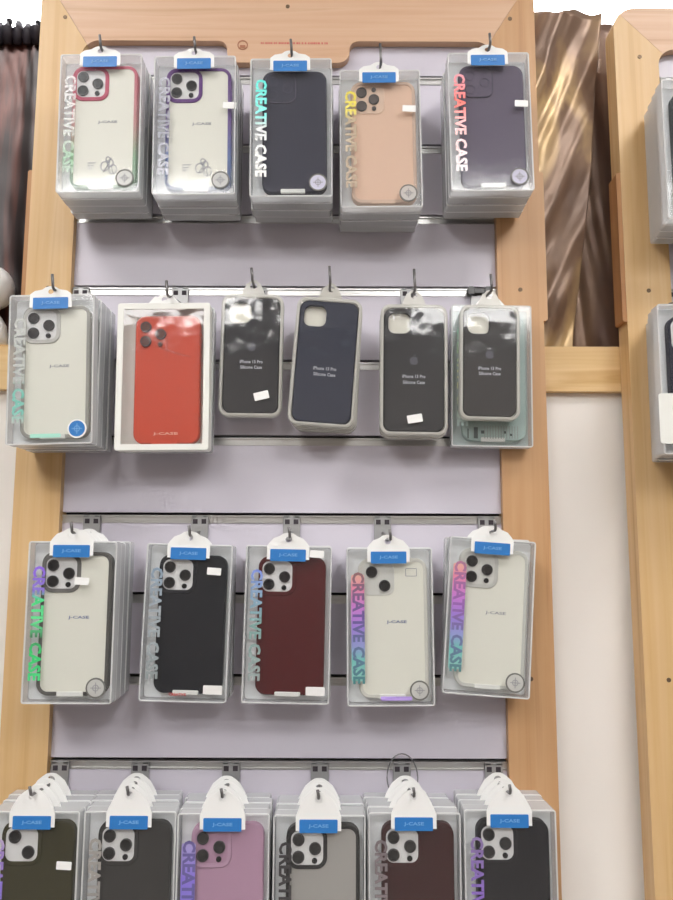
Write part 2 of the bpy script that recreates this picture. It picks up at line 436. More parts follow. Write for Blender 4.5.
# ------------------------------------------------------------------ white ball gadget on the rail at the left edge
t = thing('white_gadget', 'white round-headed gadget standing on the pine rail at the left edge', 'gadget', (-0.405, 0.036, 1.678))
def lathe(prof, n=28):
    mb = MB(); mb.loft([[(r*math.cos(2*PI*i/n), r*math.sin(2*PI*i/n), z) for i in range(n)] for r, z in prof]); return mb
build(lathe([(0.0005,0.053)] + [(0.031*math.sin(a*PI/12), 0.083-0.031*math.cos(a*PI/12)) for a in range(2, 12)] + [(0.0005,0.114)]), 'head', M_WHITE, t, smooth=True)
build(lathe([(0.026,0.0),(0.026,0.012),(0.023,0.03),(0.016,0.042),(0.009,0.050),(0.009,0.056)]), 'foot', M_WHITE, t, smooth=True)
build(MB().disc(0.008, -0.0305, -0.027, 0.0, 0.083), 'dark_eye', M_LENS, t)

# ------------------------------------------------------------------ packaged phone cases
BW, BH, BD = 0.101, 0.181, 0.0190
CW, CH = 0.080, 0.160                          # the phone case
CX, CZ, CY = 0.0040, 0.0905-0.002, 0.0035                  # its centre inside the box
def col_mat(prefix, c, rough=0.5, coat=0.0): return mat(prefix + str(c), rgb(*c), rough, spec=0.25, coat=coat)

TAB = 0.019                                    # height of the hang tabs above the box; set row by row
_share = {}
def shared(key, make):
    if key not in _share: _share[key] = make()
    return _share[key]
def shell_mesh(w, h, d):
    return shared(('shell', w, h, d), lambda: MB().ring(w, h, 0.0025, 0.0011, 0.0, d, 0, h/2, 2, 0.0004).slab(w-0.0022, h-0.0022, 0.0015, d-0.0008, d, 0, 0, h/2, 2).mesh('box_shell'))
def edge_mesh(w, h, t=0.0016):
    return shared(('edge', w, h, t), lambda: MB().ring(w+0.0006, h+0.0006, 0.0028, t, -0.0006, 0.0012, 0, h/2, 2, 0.0004).mesh('box_edge'))
def pane_mesh(w, h):
    return shared(('pane', w, h), lambda: MB().slab(w-0.0032, h-0.0032, 0.0015, 0.0002, 0.0006, 0, 0, h/2, 2).mesh('front_pane'))
def insert_mesh(w, h, d):
    return shared(('insert', w, h, d), lambda: MB().slab(w-0.004, h-0.004, 0.003, d-0.0022, d-0.0010, 0, 0, h/2, 2).mesh('insert_card'))
def tab_mesh(tw, th, foot):
    """hang tab: trapezoid with rounded top and a real hole, standing on the box's top edge"""
    def mk():
        mb = MB(); n = 24; hole = []; outl = []
        hr = 0.003 if th < 0.015 else 0.0040; hz = th-0.0035-hr
        for i in range(n):
            a = 2*PI*i/n; c, s = math.cos(a), math.sin(a)
            hole.append((hr*c*1.1, hz + hr*s))
            x = c; z = s
            k = max(abs(c), abs(s)); x, z = c/k, s/k            # square outline, then shaped
            zz = (z+1)/2*(th+foot) - foot
            half = tw/2*(1.0 - 0.58*max(0.0, zz/th)**1.15)
            if z > 0.999: zz -= 0.004*abs(x)**2.5
            outl.append((x*half, zz))
        A = [(x, 0.0, z) for x, z in outl]; B = [(x, 0.0, z) for x, z in hole]
        A2 = [(x, 0.0009, z) for x, z in outl]; B2 = [(x, 0.0009, z) for x, z in hole]
        mb.loft([A, A2, B2, B, A], False, False)
        return mb.mesh('hang_tab')
    return shared(('tab', tw, th, foot), mk)

LENS3 = ((-0.0095, 0.0088, 0.0062), (-0.0095, -0.0094, 0.0062), (0.0088, -0.0004, 0.0062), (0.0083, -0.0131, 0.0030))
LENS3H = ((-0.0095, 0.0088, 0.0062), (-0.0095, -0.0094, 0.0062), (0.0060, -0.0004, 0.0062), (0.0060, 0.0125, 0.0028), (0.0060, -0.0125, 0.0028))
LENS2 = ((-0.0075, 0.0080, 0.0064), (0.0078, -0.0080, 0.0064))
def lens_mesh(r):
    return shared(('lens', r), lambda: MB().disc(r, -0.0014, 0.001, 0, 0, 20).mesh('lens'))
def lensr_mesh(r):
    return shared(('lensr', r), lambda: MB().ring(2*r+0.0010, 2*r+0.0010, r+0.0005, 0.0012, -0.0018, 0.001, 0, 0, 6).mesh('lens_ring'))

def phone_case(t, spec):
    """case body with rim, camera island, lenses, print; front face near y = 0.003"""
    w, h = CW, CH; r = 0.0125
    body_m, rim_m, plate_m, ring_m = spec['body'], spec.get('rim'), spec.get('plate'), spec.get('ring')
    body = link('phone_case', shared('casebody', lambda: MB().slab(w, h, r, 0.0032, 0.0135, 0.0012, 0, 0, 6).mesh('phone_case')), body_m, t, (CX, CY, CZ))
    if rim_m:
        link('bumper_rim', shared('rim', lambda: MB().ring(w+0.0012, h+0.0012, r+0.0006, 0.0042, 0.0024, 0.0138, 0, 0, 6, 0.0008).mesh('bumper_rim')), rim_m, body)
    px, pz = -w/2 + 0.0225, h/2 - 0.0235
    if spec['cam'] == 'bump':
        link('camera_bump', shared('bump', lambda: MB().slab(0.038, 0.039, 0.010, 0.0022, 0.004, 0.0006, 0, 0, 6).mesh('camera_bump')), plate_m, body, (px, 0, pz))
        link('camera_ring', shared('bumpring', lambda: MB().ring(0.0385, 0.0395, 0.010, 0.0008, 0.0019, 0.004, 0, 0, 6).mesh('camera_ring')), ring_m, body, (px, 0, pz))
        for (x, z, q) in LENS3[:3]:
            link('lens', shared(('blens', q), lambda: MB().ring(2*q, 2*q, q, 0.0007, -0.0004, 0.001, 0, 0, 6).mesh('lens')), ring_m, body, (px+x, 0.0022, pz+z))
    else:
        if ring_m:
            link('camera_ring', shared('camring', lambda: MB().ring(0.0445, 0.0445, 0.0125, 0.0045, 0.0018, 0.006, 0, 0, 6, 0.0006).mesh('camera_ring')), ring_m, body, (px, 0, pz))
        if plate_m:
            link('camera_plate', shared('plate', lambda: MB().slab(0.0385, 0.0385, 0.0095, 0.0022, 0.006, 0.0004, 0, 0, 6).mesh('camera_plate')), plate_m, body, (px, 0, pz))
        for k, (x, z, q) in enumerate({'three': LENS3, 'hole': LENS3H, 'two': LENS2}[spec['cam']]):
            big = q > 0.004
            link('lens' if big else 'flash', lens_mesh(q), spec.get('lens', M_LENS), body, (px+x, 0.0022, pz+z))
            if big: link('lens_ring', lensr_mesh(q), M_LENSR, body, (px+x, 0.0022, pz+z))
    if spec.get('print'):
        link('case_print', text_mesh('J-CASE', 0.024, 0.0042), spec['print'], body, (0.004, 0.0032, 0.006))
    if spec.get('art'):
        a = MB()
        for k in range(3): a.box(-0.019, -0.009 - 0.002*k, 0.0029, 0.0035, -0.048-0.0035*k, -0.0470-0.0035*k)
        build(a, 'small_print', M_PRINT, body)
        a = MB()
        for (x, z, q) in ((0.002,-0.052,0.005),(0.009,-0.048,0.004),(0.012,-0.056,0.005),(0.006,-0.043,0.003)):
            a.ring(2*q, 2.6*q, q, 0.0011, 0.0029, 0.0035, x, z, 4)
        a.tube([(0.0,0.0031,-0.06),(0.006,0.0031,-0.05),(0.010,0.0031,-0.041)], 0.0006, 5)
        a.tube([(0.013,0.0031,-0.062),(0.010,0.0031,-0.052),(0.004,0.0031,-0.044)], 0.0006, 5)
        build(a, 'line_drawing', M_PRINT, body)
    if spec.get('outline'):
        link('outline_mark', shared('outl', lambda: MB().ring(0.0135, 0.0095, 0.001, 0.0006, 0.0028, 0.0034, 0, 0, 2).mesh('outline_mark')), M_PRINT, body, (0.022, 0, 0.064))
    link('port_notch', shared('notch', lambda: MB().slab(0.030, 0.0052, 0.001, 0.0018, 0.005, 0.0004, 0, 0, 2).mesh('port_notch')), spec.get('notch', M_CARD), body, (-0.002, 0, -h/2+0.0012))
    return body

def holo(name, *stops, metal=0.25, rough=0.35, alpha=1.0): return ramp_mat('foil ' + name, [(p, rgb(*c)) for p, c in stops], 'Z', rough, metal, alpha)

def front_box(label, x, y, zc, tilt, spec, group='boxed phone cases at the front of their hooks'):
    """the front package of a hook; x, zc = centre of its front face, y = depth of that face"""
    w, h = spec.get('size', (BW, BH))
    a = math.radians(tilt)
    t = thing('boxed_phone_case', label, 'phone case', (x + math.sin(a)*h/2, y, zc - math.cos(a)*h/2), tilt, group)
    link('box_shell', shell_mesh(w, h, BD), spec.get('shell', M_FROST), t)
    link('box_edge', edge_mesh(w, h, spec.get('border', 0.0016)), spec.get('edge', M_EDGE), t)
    link('front_pane', pane_mesh(w, h), spec.get('pane', M_PANE), t)
    link('insert_card', insert_mesh(w, h, BD), spec.get('insert', M_INSERT), t)
    phone_case(t, spec)
    lx = spec.get('tabx', -0.001)
    if spec.get('label', True): link('hang_tab', tab_mesh(0.050, TAB, 0.016), M_WHITE, t, (lx, -0.0016, h))
    else: link('hang_tab', tab_mesh(0.040, TAB+0.003, 0.0), M_WHITE, t, (lx, 0.004, h))
    if spec.get('label', True):
        lb = link('brand_label', shared('blabel', lambda: MB().slab(0.0420, 0.0140, 0.001, -0.0022, -0.0016, 0, 0, 0, 2).mesh('brand_label')), M_BLUE, t, (lx, 0, h-0.0110))
        link('label_print', text_mesh('J-CASE', 0.022, 0.0044), M_BLUETXT, lb, (0, -0.0023, 0))
    if spec.get('foil'):
        link('foil_lettering', text_mesh('CREATIVE CASE', 0.128, 0.0142, down=True, bold=0.035), spec['foil'], t, (-w/2+0.0135, -0.0003, h*0.492))
    if spec.get('band'):
        link('foil_band', shared('band', lambda: MB().slab(0.0155, 0.122, 0.002, -0.0002, 0.0001, 0, 0, 0, 2).mesh('foil_band')), spec['band'], t, (-w/2+0.0128, 0, h*0.492))
    b = spec.get('badge', 'ring'); bx, bz = w/2-0.0175, 0.0175
    if b:
        fill = {'ring': M_BADGE, 'blue': M_BLUE, 'pale': col_mat('badge', (206,204,222))}.get(b)
        if b == 'plate':
            link('silver_label', shared('slabel', lambda: MB().slab(0.022, 0.010, 0.001, -0.0008, -0.0002, 0, 0, 0, 2).mesh('silver_label')), M_SILV, t, (w/2-0.016, 0, 0.0145))
        else:
            bo = link('round_badge', shared('badge', lambda: MB().disc(0.0100, -0.0009, -0.0002, 0, 0, 28).mesh('round_badge')), fill, t, (bx, 0, bz))
            link('badge_ring', shared('badger', lambda: MB().ring(0.0224, 0.0224, 0.0112, 0.0017, -0.0012, -0.0002, 0, 0, 8).mesh('badge_ring')), M_BADGER if b == 'ring' else (M_WHITE if b == 'blue' else M_BADGER), bo)
            link('badge_mark', shared('badgem', lambda: MB().ring(0.0072, 0.0072, 0.0036, 0.0008, -0.0012, -0.0004, 0, 0, 5).box(-0.0004, 0.0004, -0.0012, -0.0004, -0.006, 0.006).box(-0.006, 0.006, -0.0012, -0.0004, -0.0004, 0.0004).mesh('badge_mark')), M_PRINT if b != 'blue' else M_BLUETXT, bo)
    if spec.get('sticker'):
        sx, sz = spec['sticker']
        st = link('price_sticker', shared('stick', lambda: MB().slab(0.0165, 0.0085, 0.0008, -0.0006, -0.0002, 0, 0, 0, 2).mesh('price_sticker')), M_PAPER, t, (sx, 0, sz))
        st.rotation_euler = (0, math.radians(spec.get('srot', 3)), 0)
    if spec.get('extra'): spec['extra'](t, w, h)
    return t

def back_box(label, group, x, y, z0, tilt, body, w=BW, h=BH, label_on=False):
    """plainer copy further back on the same hook; z0 = its bottom"""
    t = thing('boxed_phone_case', label, 'phone case', (x, y, z0), tilt, group)
    link('box_shell', shell_mesh(w, h, BD), M_FROST, t)
    link('box_edge', edge_mesh(w, h), M_EDGE, t)
    link('front_pane', pane_mesh(w, h), M_PANE, t)
    link('insert_card', insert_mesh(w, h, BD), M_INSERT, t)
    link('phone_case', shared('casebody2', lambda: MB().slab(CW, CH, 0.0125, 0.0032, 0.0135, 0.0012, 0, 0, 4).mesh('phone_case')), body, t, (CX, CY, CZ))
    link('hang_tab', tab_mesh(0.050, TAB, 0.016), M_WHITE, t, (-0.001, -0.0016, h))
    return t

def stack_behind(n, what, x, y, zc, tilt, bodies, size=(BW, BH), seed=0, xdrift=0.0, gap=0.0):
    """n packages behind the front one, each its own thing"""
    rnd = random.Random(seed); w, h = size
    for k in range(1, n+1):
        tl = tilt*(1-k/(n+1)) + rnd.uniform(-0.5, 0.5); a = math.radians(tl)
        xc = x + xdrift*k + rnd.uniform(-0.0012, 0.0012); z = zc + rnd.uniform(-0.0012, 0.0012)
        back_box('clear phone case box stacked behind ' + what, 'boxes behind ' + what,
                 xc + math.sin(a)*h/2, y + k*(BD+0.0010+gap), z - math.cos(a)*h/2, tl, bodies[k % len(bodies)], w, h)

def hook(what, x, slot, tip_y, tip_x=None, up=0.014, clip=False, wire=None):
    """slatwall hook: plate caught in the aluminium channel, wire with an upturned end"""
    t = thing('display_hook', 'steel slatwall hook holding ' + what, 'hook', (x, -0.0015, slot), 0, 'display hooks')
    pl = MB().slab(0.0215, 0.030, 0.002, -0.0032, -0.0012, 0.0003, 0, -0.0165, 2)
    pl.box(-0.0100, -0.0035, -0.0032, 0.010, -0.0035, -0.0008).box(0.0035, 0.0100, -0.0032, 0.010, -0.0035, -0.0008)
    build(pl, 'backplate', M_STEELD, t)
    build(MB().box(-0.0085, -0.0025, -0.0036, -0.0030, -0.0115, -0.0055).box(0.0025, 0.0085, -0.0036, -0.0030, -0.0115, -0.0055), 'plate_slots', M_DARK, t)
    if clip:
        cb = MB().slab(0.032, 0.0075, 0.002, -0.0085, -0.0032, 0.001, 0, -0.006, 3).slab(0.0085, 0.011, 0.002, -0.0105, -0.0085, 0.0005, -0.011, -0.006, 3).slab(0.0085, 0.011, 0.002, -0.0105, -0.0085, 0.0005, 0.011, -0.006, 3)
        build(cb, 'clip', mat('black clip', rgb(58,58,58), 0.3), t)
    dx = (tip_x - x) if tip_x is not None else 0.0
    zc = (wire - slot) if wire else -0.0215
    lift = zc + 0.0215; ly = tip_y + 0.0015
    pts = [(0, -0.002, -0.0215), (dx*0.5, ly*0.5, -0.0215+lift*0.5), (dx, ly+0.004, zc), (dx, ly+0.0012, zc+0.0012), (dx, ly, zc+0.004), (dx-0.001, ly-0.001, zc+up)]
    build(MB().tube(pts, 0.0017, 8), 'wire', M_STEEL, t, smooth=True)
    return t

G = col_mat
dark = [G('case ', (58,60,66)), G('case ', (84,82,80)), G('case ', (40,52,78))]
pale = [G('case ', (214,214,204)), G('case ', (190,190,186)), G('case ', (120,124,126))]
S1, S2, S3, S4 = 2.05, 1.75, 1.45, 1.15

# ---- top row
TAB = 0.010
gr_red = ramp_mat('rim rose to green', [(0, rgb(196,78,104)), (0.45, rgb(206,140,140)), (0.75, rgb(130,170,130)), (1, rgb(98,130,104))])
gr_pur = ramp_mat('rim purple to blue', [(0, rgb(96,48,122)), (0.45, rgb(112,84,150)), (0.75, rgb(84,112,170)), (1, rgb(70,84,120))])
row1 = [
 ('clear phone case with rose-to-green rim, leftmost box in the top row', -0.2243, 0.8, dict(body=M_CREAM, rim=gr_red, ring=G('case ', (196,84,110)), plate=M_SILV, cam='three', print=M_PRINT, art=True,
    foil=holo('pale', (0,(206,206,206)), (0.6,(204,210,204)), (0.85,(150,196,160)), (1,(190,205,190)), alpha=0.35)), 'the rose-rimmed case'),
 ('clear phone case with purple-to-blue rim, second box in the top row', -0.1075, 0.8, dict(body=M_CREAM, rim=gr_pur, ring=G('case ', (98,50,124)), plate=M_SILV, cam='three', print=M_PRINT, art=True,
    foil=holo('grey', (0,(190,190,200)), (0.5,(150,152,162)), (1,(196,196,204)), alpha=0.65), sticker=(0.0435, 0.115)), 'the purple-rimmed case'),
 ('dark slate phone case with cyan foil lettering in the top row middle', 0.0117, 0.6, dict(body=G('case ', (50,50,66)), plate=G('case ', (54,54,70)), ring=G('case ', (88,84,102)), cam='bump', badge='pale',
    foil=holo('cyan', (0,(110,240,230)), (0.38,(150,245,235)), (0.5,(232,236,236)), (1,(240,240,236)))), 'the slate case with cyan lettering'),
 ('peach gold phone case hanging lower than its neighbours in the top row', 0.1229, 0.7, dict(body=G('case ', (236,200,174)), rim=G('rim ', (214,186,166)), plate=G('case ', (234,204,180)), cam='hole', lens=G('lens ', (92,84,80)),
    foil=holo('gold', (0,(252,236,90)), (0.22,(250,236,120)), (0.30,(206,190,164)), (1,(196,178,156)), alpha=0.75), sticker=(0.036, 0.129), notch=G('case ', (220,190,168))), 'the peach gold case'),
 ('grey-purple phone case with pink foil lettering, rightmost in the top row', 0.2576, 0.7, dict(body=G('case ', (98,88,106)), plate=G('case ', (96,86,104)), ring=G('case ', (66,58,74)), cam='bump', badge='pale',
    foil=holo('pink', (0,(240,170,180)), (0.3,(250,120,110)), (0.5,(250,190,190)), (1,(242,236,238))), sticker=(0.039, 0.113)), 'the grey-purple case'),
]
z1 = [1.9271, 1.925, 1.9235, 1.9149, 1.931]; y1 = [-0.098, -0.098, -0.096, -0.086, -0.098]; n1 = [3, 3, 3, 3, 3]
for i, (lab, x, tl, sp, what) in enumerate(row1):
    front_box(lab, x, y1[i], z1[i], tl, sp)
    stack_behind(n1[i], what, x, y1[i], z1[i], tl, pale if i in (0,1,3) else dark, seed=10+i)
    hook(what, x, S1, y1[i]-0.010, wire=z1[i]+BH/2+TAB-0.0055, up=0.014 if i != 3 else 0.024)

# ---- second row
turq = holo('turquoise', (0,(208,210,206)), (0.6,(200,206,202)), (0.72,(140,220,205)), (0.9,(150,226,212)), (1,(214,220,214)), alpha=0.65)
def bottom_foil(t, w, h):
    link('foil_bottom', shared('bfoil', lambda: MB().slab(0.036, 0.0045, 0.001, -0.0004, -0.0001, 0, 0, 0, 2).mesh('foil_bottom')), G('foil ', (170,226,208)), t, (-0.004, 0, 0.010))
front_box('milky clear phone case with solid blue round badge in the second row', -0.2700, -0.095, 1.6177, 1.6,
          dict(body=M_CREAM, rim=G('rim ', (168,166,158)), plate=M_SILV, ring=G('rim ', (204,202,196)), cam='three', print=M_PRINT, badge='blue', foil=turq, extra=bottom_foil, lens=G('lens ', (66,62,62))))
stack_behind(3, 'the milky case with the blue badge', -0.270, -0.095, 1.6177, 1.0, dark, seed=21, xdrift=0.0008)
hook('the milky case with the blue badge', -0.2685, S2, -0.105, wire=1.6177+BH/2+TAB-0.0055, up=0.017)

ORANGE = mat('orange red case', rgb(208,74,46), 0.4, spec=0.3)
def orange_extra(t, w, h):
    lt = link('case_print', text_mesh('J-CASE', 0.030, 0.004), mat('pale orange print', rgb(240,190,170), 0.5), t, (0.004, 0.0030, 0.020))
    cr = MB().tube([(-0.010,-0.0004,0.128),(0.006,-0.0012,0.122),(0.022,-0.0010,0.117),(0.034,-0.0004,0.114)], [0.0006,0.0012,0.0012,0.0005], 6)
    cr.tube([(0.004,-0.0004,0.152),(0.005,-0.0010,0.135),(0.004,-0.0004,0.112)], [0.0005,0.001,0.0005], 6)
    build(cr, 'wrap_crease', M_WRAP, t, smooth=True)
front_box('orange-red phone case in a white-bordered box in the second row', -0.1422, -0.070, 1.615, 0.7,
          dict(size=(0.113, 0.182), body=ORANGE, plate=None, cam='three', lens=G('lens ', (96,62,56)), badge=None, label=False, border=0.0075, edge=M_CARD, pane=M_WRAP, insert=M_CARD, shell=M_CARD, notch=ORANGE, extra=orange_extra))
back_box('white-edged phone case box directly behind the orange-red one', 'boxes behind the orange-red case', -0.141, -0.050, 1.525, 0.0, dark[0], 0.113, 0.182)
hook('the orange-red case', -0.1376, S2, -0.082, wire=1.706+TAB-0.0025, up=0.017)

def silicone_pack(label, x, y, zc, tilt, w, h, colr, sticker=None, srot=-14, logo=True, what=''):
    a = math.radians(tilt)
    t = thing('silicone_phone_case', label, 'phone case', (x + math.sin(a)*h/2, y, zc - math.cos(a)*h/2), tilt, 'silicone phone cases in clear trays')
    tray = MB().ring(w, h, 0.0125, 0.0038, 0.0, 0.0125, 0, h/2, 6, 0.0014).slab(w-0.004, h-0.004, 0.0105, 0.0112, 0.0125, 0, 0, h/2, 6)
    build(tray, 'clear_tray', M_TRAY, t, smooth=False)
    cw, ch = w-0.0085, h-0.0085; hw = 0.0275; hx, hz = -cw/2 + 0.0055 + hw/2, h/2 + ch/2 - 0.0055 - hw/2
    # case face with a real square camera opening
    o = rrect(cw, ch, 0.0115, 7, 0, h/2); hole = rrect(hw, hw*0.98, 0.0085, 7, hx, hz)
    oc = rrect(cw-0.003, ch-0.003, 0.010, 7, 0, h/2)
    mb = MB(); mb.loft([[(p, 0.0100, q) for p, q in o], [(p, 0.0034, q) for p, q in o], [(p, 0.0020, q) for p, q in oc],
                        [(p, 0.0022, q) for p, q in hole], [(p, 0.0100, q) for p, q in hole]], False, False)
    body = build(mb, 'phone_case', colr, t)
    link('camera_backing', MB().slab(hw+0.003, hw+0.003, 0.006, 0.0085, 0.0098, 0, hx, hz).mesh('camera_backing'), M_CREAM, t)
    link('case_print', text_mesh('iPhone 13 Pro', 0.0285, 0.0042), G('silprint', (196,198,206)), body, (0, 0.0020, h*0.445))
    link('case_print', text_mesh('Silicone Case', 0.0270, 0.0042), G('silprint', (196,198,206)), body, (0, 0.0020, h*0.400))
    if logo:
        lg = MB(); pts = []
        for i in range(28):
            q = 2*PI*i/28; rr_ = 0.0052*(1 - 0.10*max(0, math.cos(q-PI/2))**8 - 0.08*max(0, math.cos(q+PI/2))**10)
            px, pz = rr_*math.cos(q), rr_*1.05*math.sin(q)
            d = math.hypot(px-0.0066, pz-0.0008)
            if d < 0.0026: k = 0.0026/d; px, pz = 0.0066+(px-0.0066)*k, 0.0008+(pz-0.0008)*k
            pts.append((px, pz+h*0.565))
        lg.poly(pts, 0.0016, 0.0022)
        lg.poly([(0.0002, 0.0058+h*0.565), (0.0006, 0.0076+h*0.565), (0.0024, 0.0086+h*0.565), (0.0020, 0.0066+h*0.565)], 0.0016, 0.0022)
        build(lg, 'logo', G('logo', (92,92,100)), body)
    cover = MB().loft([[(p, 0.0004, q) for p, q in rrect(w-0.006, h-0.006, 0.0105, 6, 0, h/2)], [(p, -0.0004, q) for p, q in rrect(w-0.010, h-0.010, 0.0085, 6, 0, h/2)]])
    build(cover, 'clear_cover', M_WRAP, t)
    if sticker:
        s = link('price_sticker', shared('stick2', lambda: MB().slab(0.0185, 0.0100, 0.0008, -0.0009, -0.0005, 0, 0, 0, 2).mesh('price_sticker')), M_PAPER, t, (sticker[0], 0, sticker[1]))
        s.rotation_euler = (0, math.radians(srot), 0)
    link('hang_tab', tab_mesh(0.030, 0.020, 0.006), M_TRAY, t, (0, 0.004, h))
    return t
BLK = mat('black silicone', rgb(22,22,28), 0.6); NAVY = mat('navy silicone', rgb(24,32,56), 0.55)
CHAR = mat('charcoal silicone', rgb(32,32,35), 0.6); GRAPH = mat('graphite silicone', rgb(42,40,40), 0.6)
silicone_pack('black silicone phone case with tilted price sticker at its lower right', -0.0373, -0.050, 1.6470, -0.6, 0.078, 0.156, BLK, (0.014, 0.026))
hook('the leftmost black silicone case', -0.0340, S2, -0.062, tip_x=-0.0365, up=0.015, wire=1.725+0.0145)
silicone_pack('navy silicone phone case hanging at a tilt in the second row', 0.0552, -0.066, 1.6349, -4.2, 0.081, 0.161, NAVY, logo=False)
for k in (1, 2):
    silicone_pack('silicone phone case in clear tray stacked behind the tilted navy one', 0.0560+0.0008*k, -0.066+0.0160*k, 1.6335, -4.2+0.8*k, 0.081, 0.161, (CHAR, NAVY)[k-1])
hook('the tilted navy silicone case', 0.0590, S2, -0.078, tip_x=0.0608, up=0.021, wire=1.7155+0.0145)
silicone_pack('charcoal silicone phone case with price sticker near its bottom middle', 0.1641, -0.062, 1.6267, -0.6, 0.083, 0.164, CHAR, (0.001, 0.020), -10)
silicone_pack('silicone phone case in clear tray stacked behind the charcoal one', 0.1646, -0.046, 1.6250, -0.3, 0.083, 0.164, BLK)
hook('the charcoal silicone case', 0.1640, S2, -0.074, tip_x=0.1650, up=0.026, wire=1.7087+0.0145)
silicone_pack('graphite silicone phone case hanging in front of a printed box', 0.2585, -0.057, 1.6373, -1.2, 0.0745, 0.1455, GRAPH)
hook('the graphite silicone case', 0.2560, S2, -0.070, tip_x=0.2600, up=0.020, wire=1.7100+0.0145, clip=True)
def printed_extra(t, w, h):
    mk = MB()
    for (x, z, a, b) in ((-0.031, 0.012, 0.0016, 0.012), (-0.023, 0.013, 0.005, 0.014), (-0.014, 0.014, 0.004, 0.004), (0.014, 0.014, 0.003, 0.003), (0.022, 0.011, 0.003, 0.003)):
        mk.box(x, x+a, -0.0004, -0.0001, z-b/2+0.004, z+b/2+0.004)
    build(mk, 'dark_marks', G('mark', (74,80,78)), t)
    st = MB()
    for k in range(13): st.box(-0.010+0.0034*k, -0.0088+0.0034*k, -0.0004, -0.0001, 0.010, 0.026)
    build(st, 'bar_print', G('bars', (150,158,152)), t)
front_box('frosted box with dark marks along its bottom, behind the graphite silicone case', 0.2640, -0.0385, 1.6245, -0.8,
          dict(body=G('case ', (176,196,190)), cam='three', plate=M_SILV, label=False, badge=None, insert=G('inlay', (196,208,206)), extra=printed_extra,
               foil=holo('aqua', (0,(170,222,206)), (0.5,(220,220,170)), (1,(190,210,210)))))

# ---- third row
TAB = 0.0155
def red_line(t, w, h):
    link('red_print', text_mesh('CREATIVE', 0.020, 0.003), mat('red ink', rgb(196,52,50), 0.5), t, (-0.006, -0.0003, 0.0085))
def violet_bar(t, w, h):
    link('foil_bottom', shared('bfoil', None), G('foil ', (186,160,232)), t, (0.006, 0, 0.0085))
BANDPV = holo('band pink violet teal', (0,(240,190,170)), (0.12,(240,150,180)), (0.3,(216,140,220)), (0.5,(170,140,226)), (0.68,(160,170,224)), (0.8,(130,206,200)), (1,(160,214,206)))
row3 = [
 ('clear phone case with smoke-grey rim and violet-green foil lettering', -0.2334, -0.095, 1.3236, 0.0, dict(body=M_CREAM, rim=G('rim ', (92,90,86)), ring=G('rim ', (110,108,104)), plate=M_SILV, cam='three', print=G('ink', (120,132,168)),
    foil=holo('violet green', (0,(150,110,235)), (0.22,(160,140,235)), (0.3,(90,235,150)), (0.5,(120,250,170)), (0.62,(90,150,110)), (0.75,(70,225,130)), (1,(90,235,150))), sticker=(0.012, 0.136)), 'the smoke-rimmed clear case', 3, dark),
 ('navy black phone case with white sticker top right in the third row', -0.1058, -0.068, 1.3213, -1.3, dict(body=G('case ', (14,18,27)), plate=M_SILV, ring=G('case ', (18,22,31)), cam='three', badge='plate', sticker=(0.030, 0.150), extra=red_line,
    foil=holo('grey blue', (0,(150,170,190)), (0.4,(176,186,194)), (1,(160,170,172)))), 'the navy black case', 2, dark),
 ('maroon phone case with silver camera plate in the third row middle', 0.0123, -0.068, 1.3198, -0.9, dict(body=G('case ', (84,8,14)), plate=M_SILV, ring=G('case ', (84,8,14)), cam='three', badge='plate', sticker=(0.033, 0.172),
    foil=holo('blue teal', (0,(140,160,240)), (0.2,(150,180,214)), (0.5,(140,180,176)), (1,(170,182,182)))), 'the third-row maroon case', 2, dark),
 ('clear phone case with two camera lenses and pink-violet foil band', 0.1329, -0.068, 1.3176, 0.5, dict(body=M_CREAM, rim=G('rim ', (216,214,204)), plate=G('plate', (218,217,210)), cam='two', print=G('ink', (110,122,160)), outline=True, band=BANDPV,
    foil=holo('dim', (0,(160,120,120)), (0.4,(120,100,170)), (0.7,(110,130,170)), (1,(90,150,150))), extra=violet_bar), 'the two-lens clear case', 2, pale),
 ('clear three-lens phone case hanging tilted at the right end of the third row', 0.2495, -0.067, 1.3288, -4.0, dict(body=M_CREAM, rim=G('rim ', (208,208,200)), plate=G('plate', (218,217,210)), ring=G('rim ', (204,203,196)), cam='three', print=M_PRINT, band=BANDPV,
    foil=holo('dim2', (0,(190,130,160)), (0.4,(160,110,190)), (0.7,(120,130,180)), (1,(100,150,150)))), 'the tilted clear three-lens case', 1, pale),
]
hx3 = [-0.2408, -0.1039, 0.0128, 0.1281, 0.2599]
for i, (lab, x, y, z, tl, sp, what, n, bodies) in enumerate(row3):
    front_box(lab, x, y, z, tl, sp)
    stack_behind(n, what, x, y, z, tl, bodies, seed=30+i, gap=0.0)
    hook(what, hx3[i], S3, y-0.010, tip_x=x + 0.0905*math.sin(-math.radians(tl)) + 0.001, up=0.012, wire=z+BH/2+TAB-0.0055)

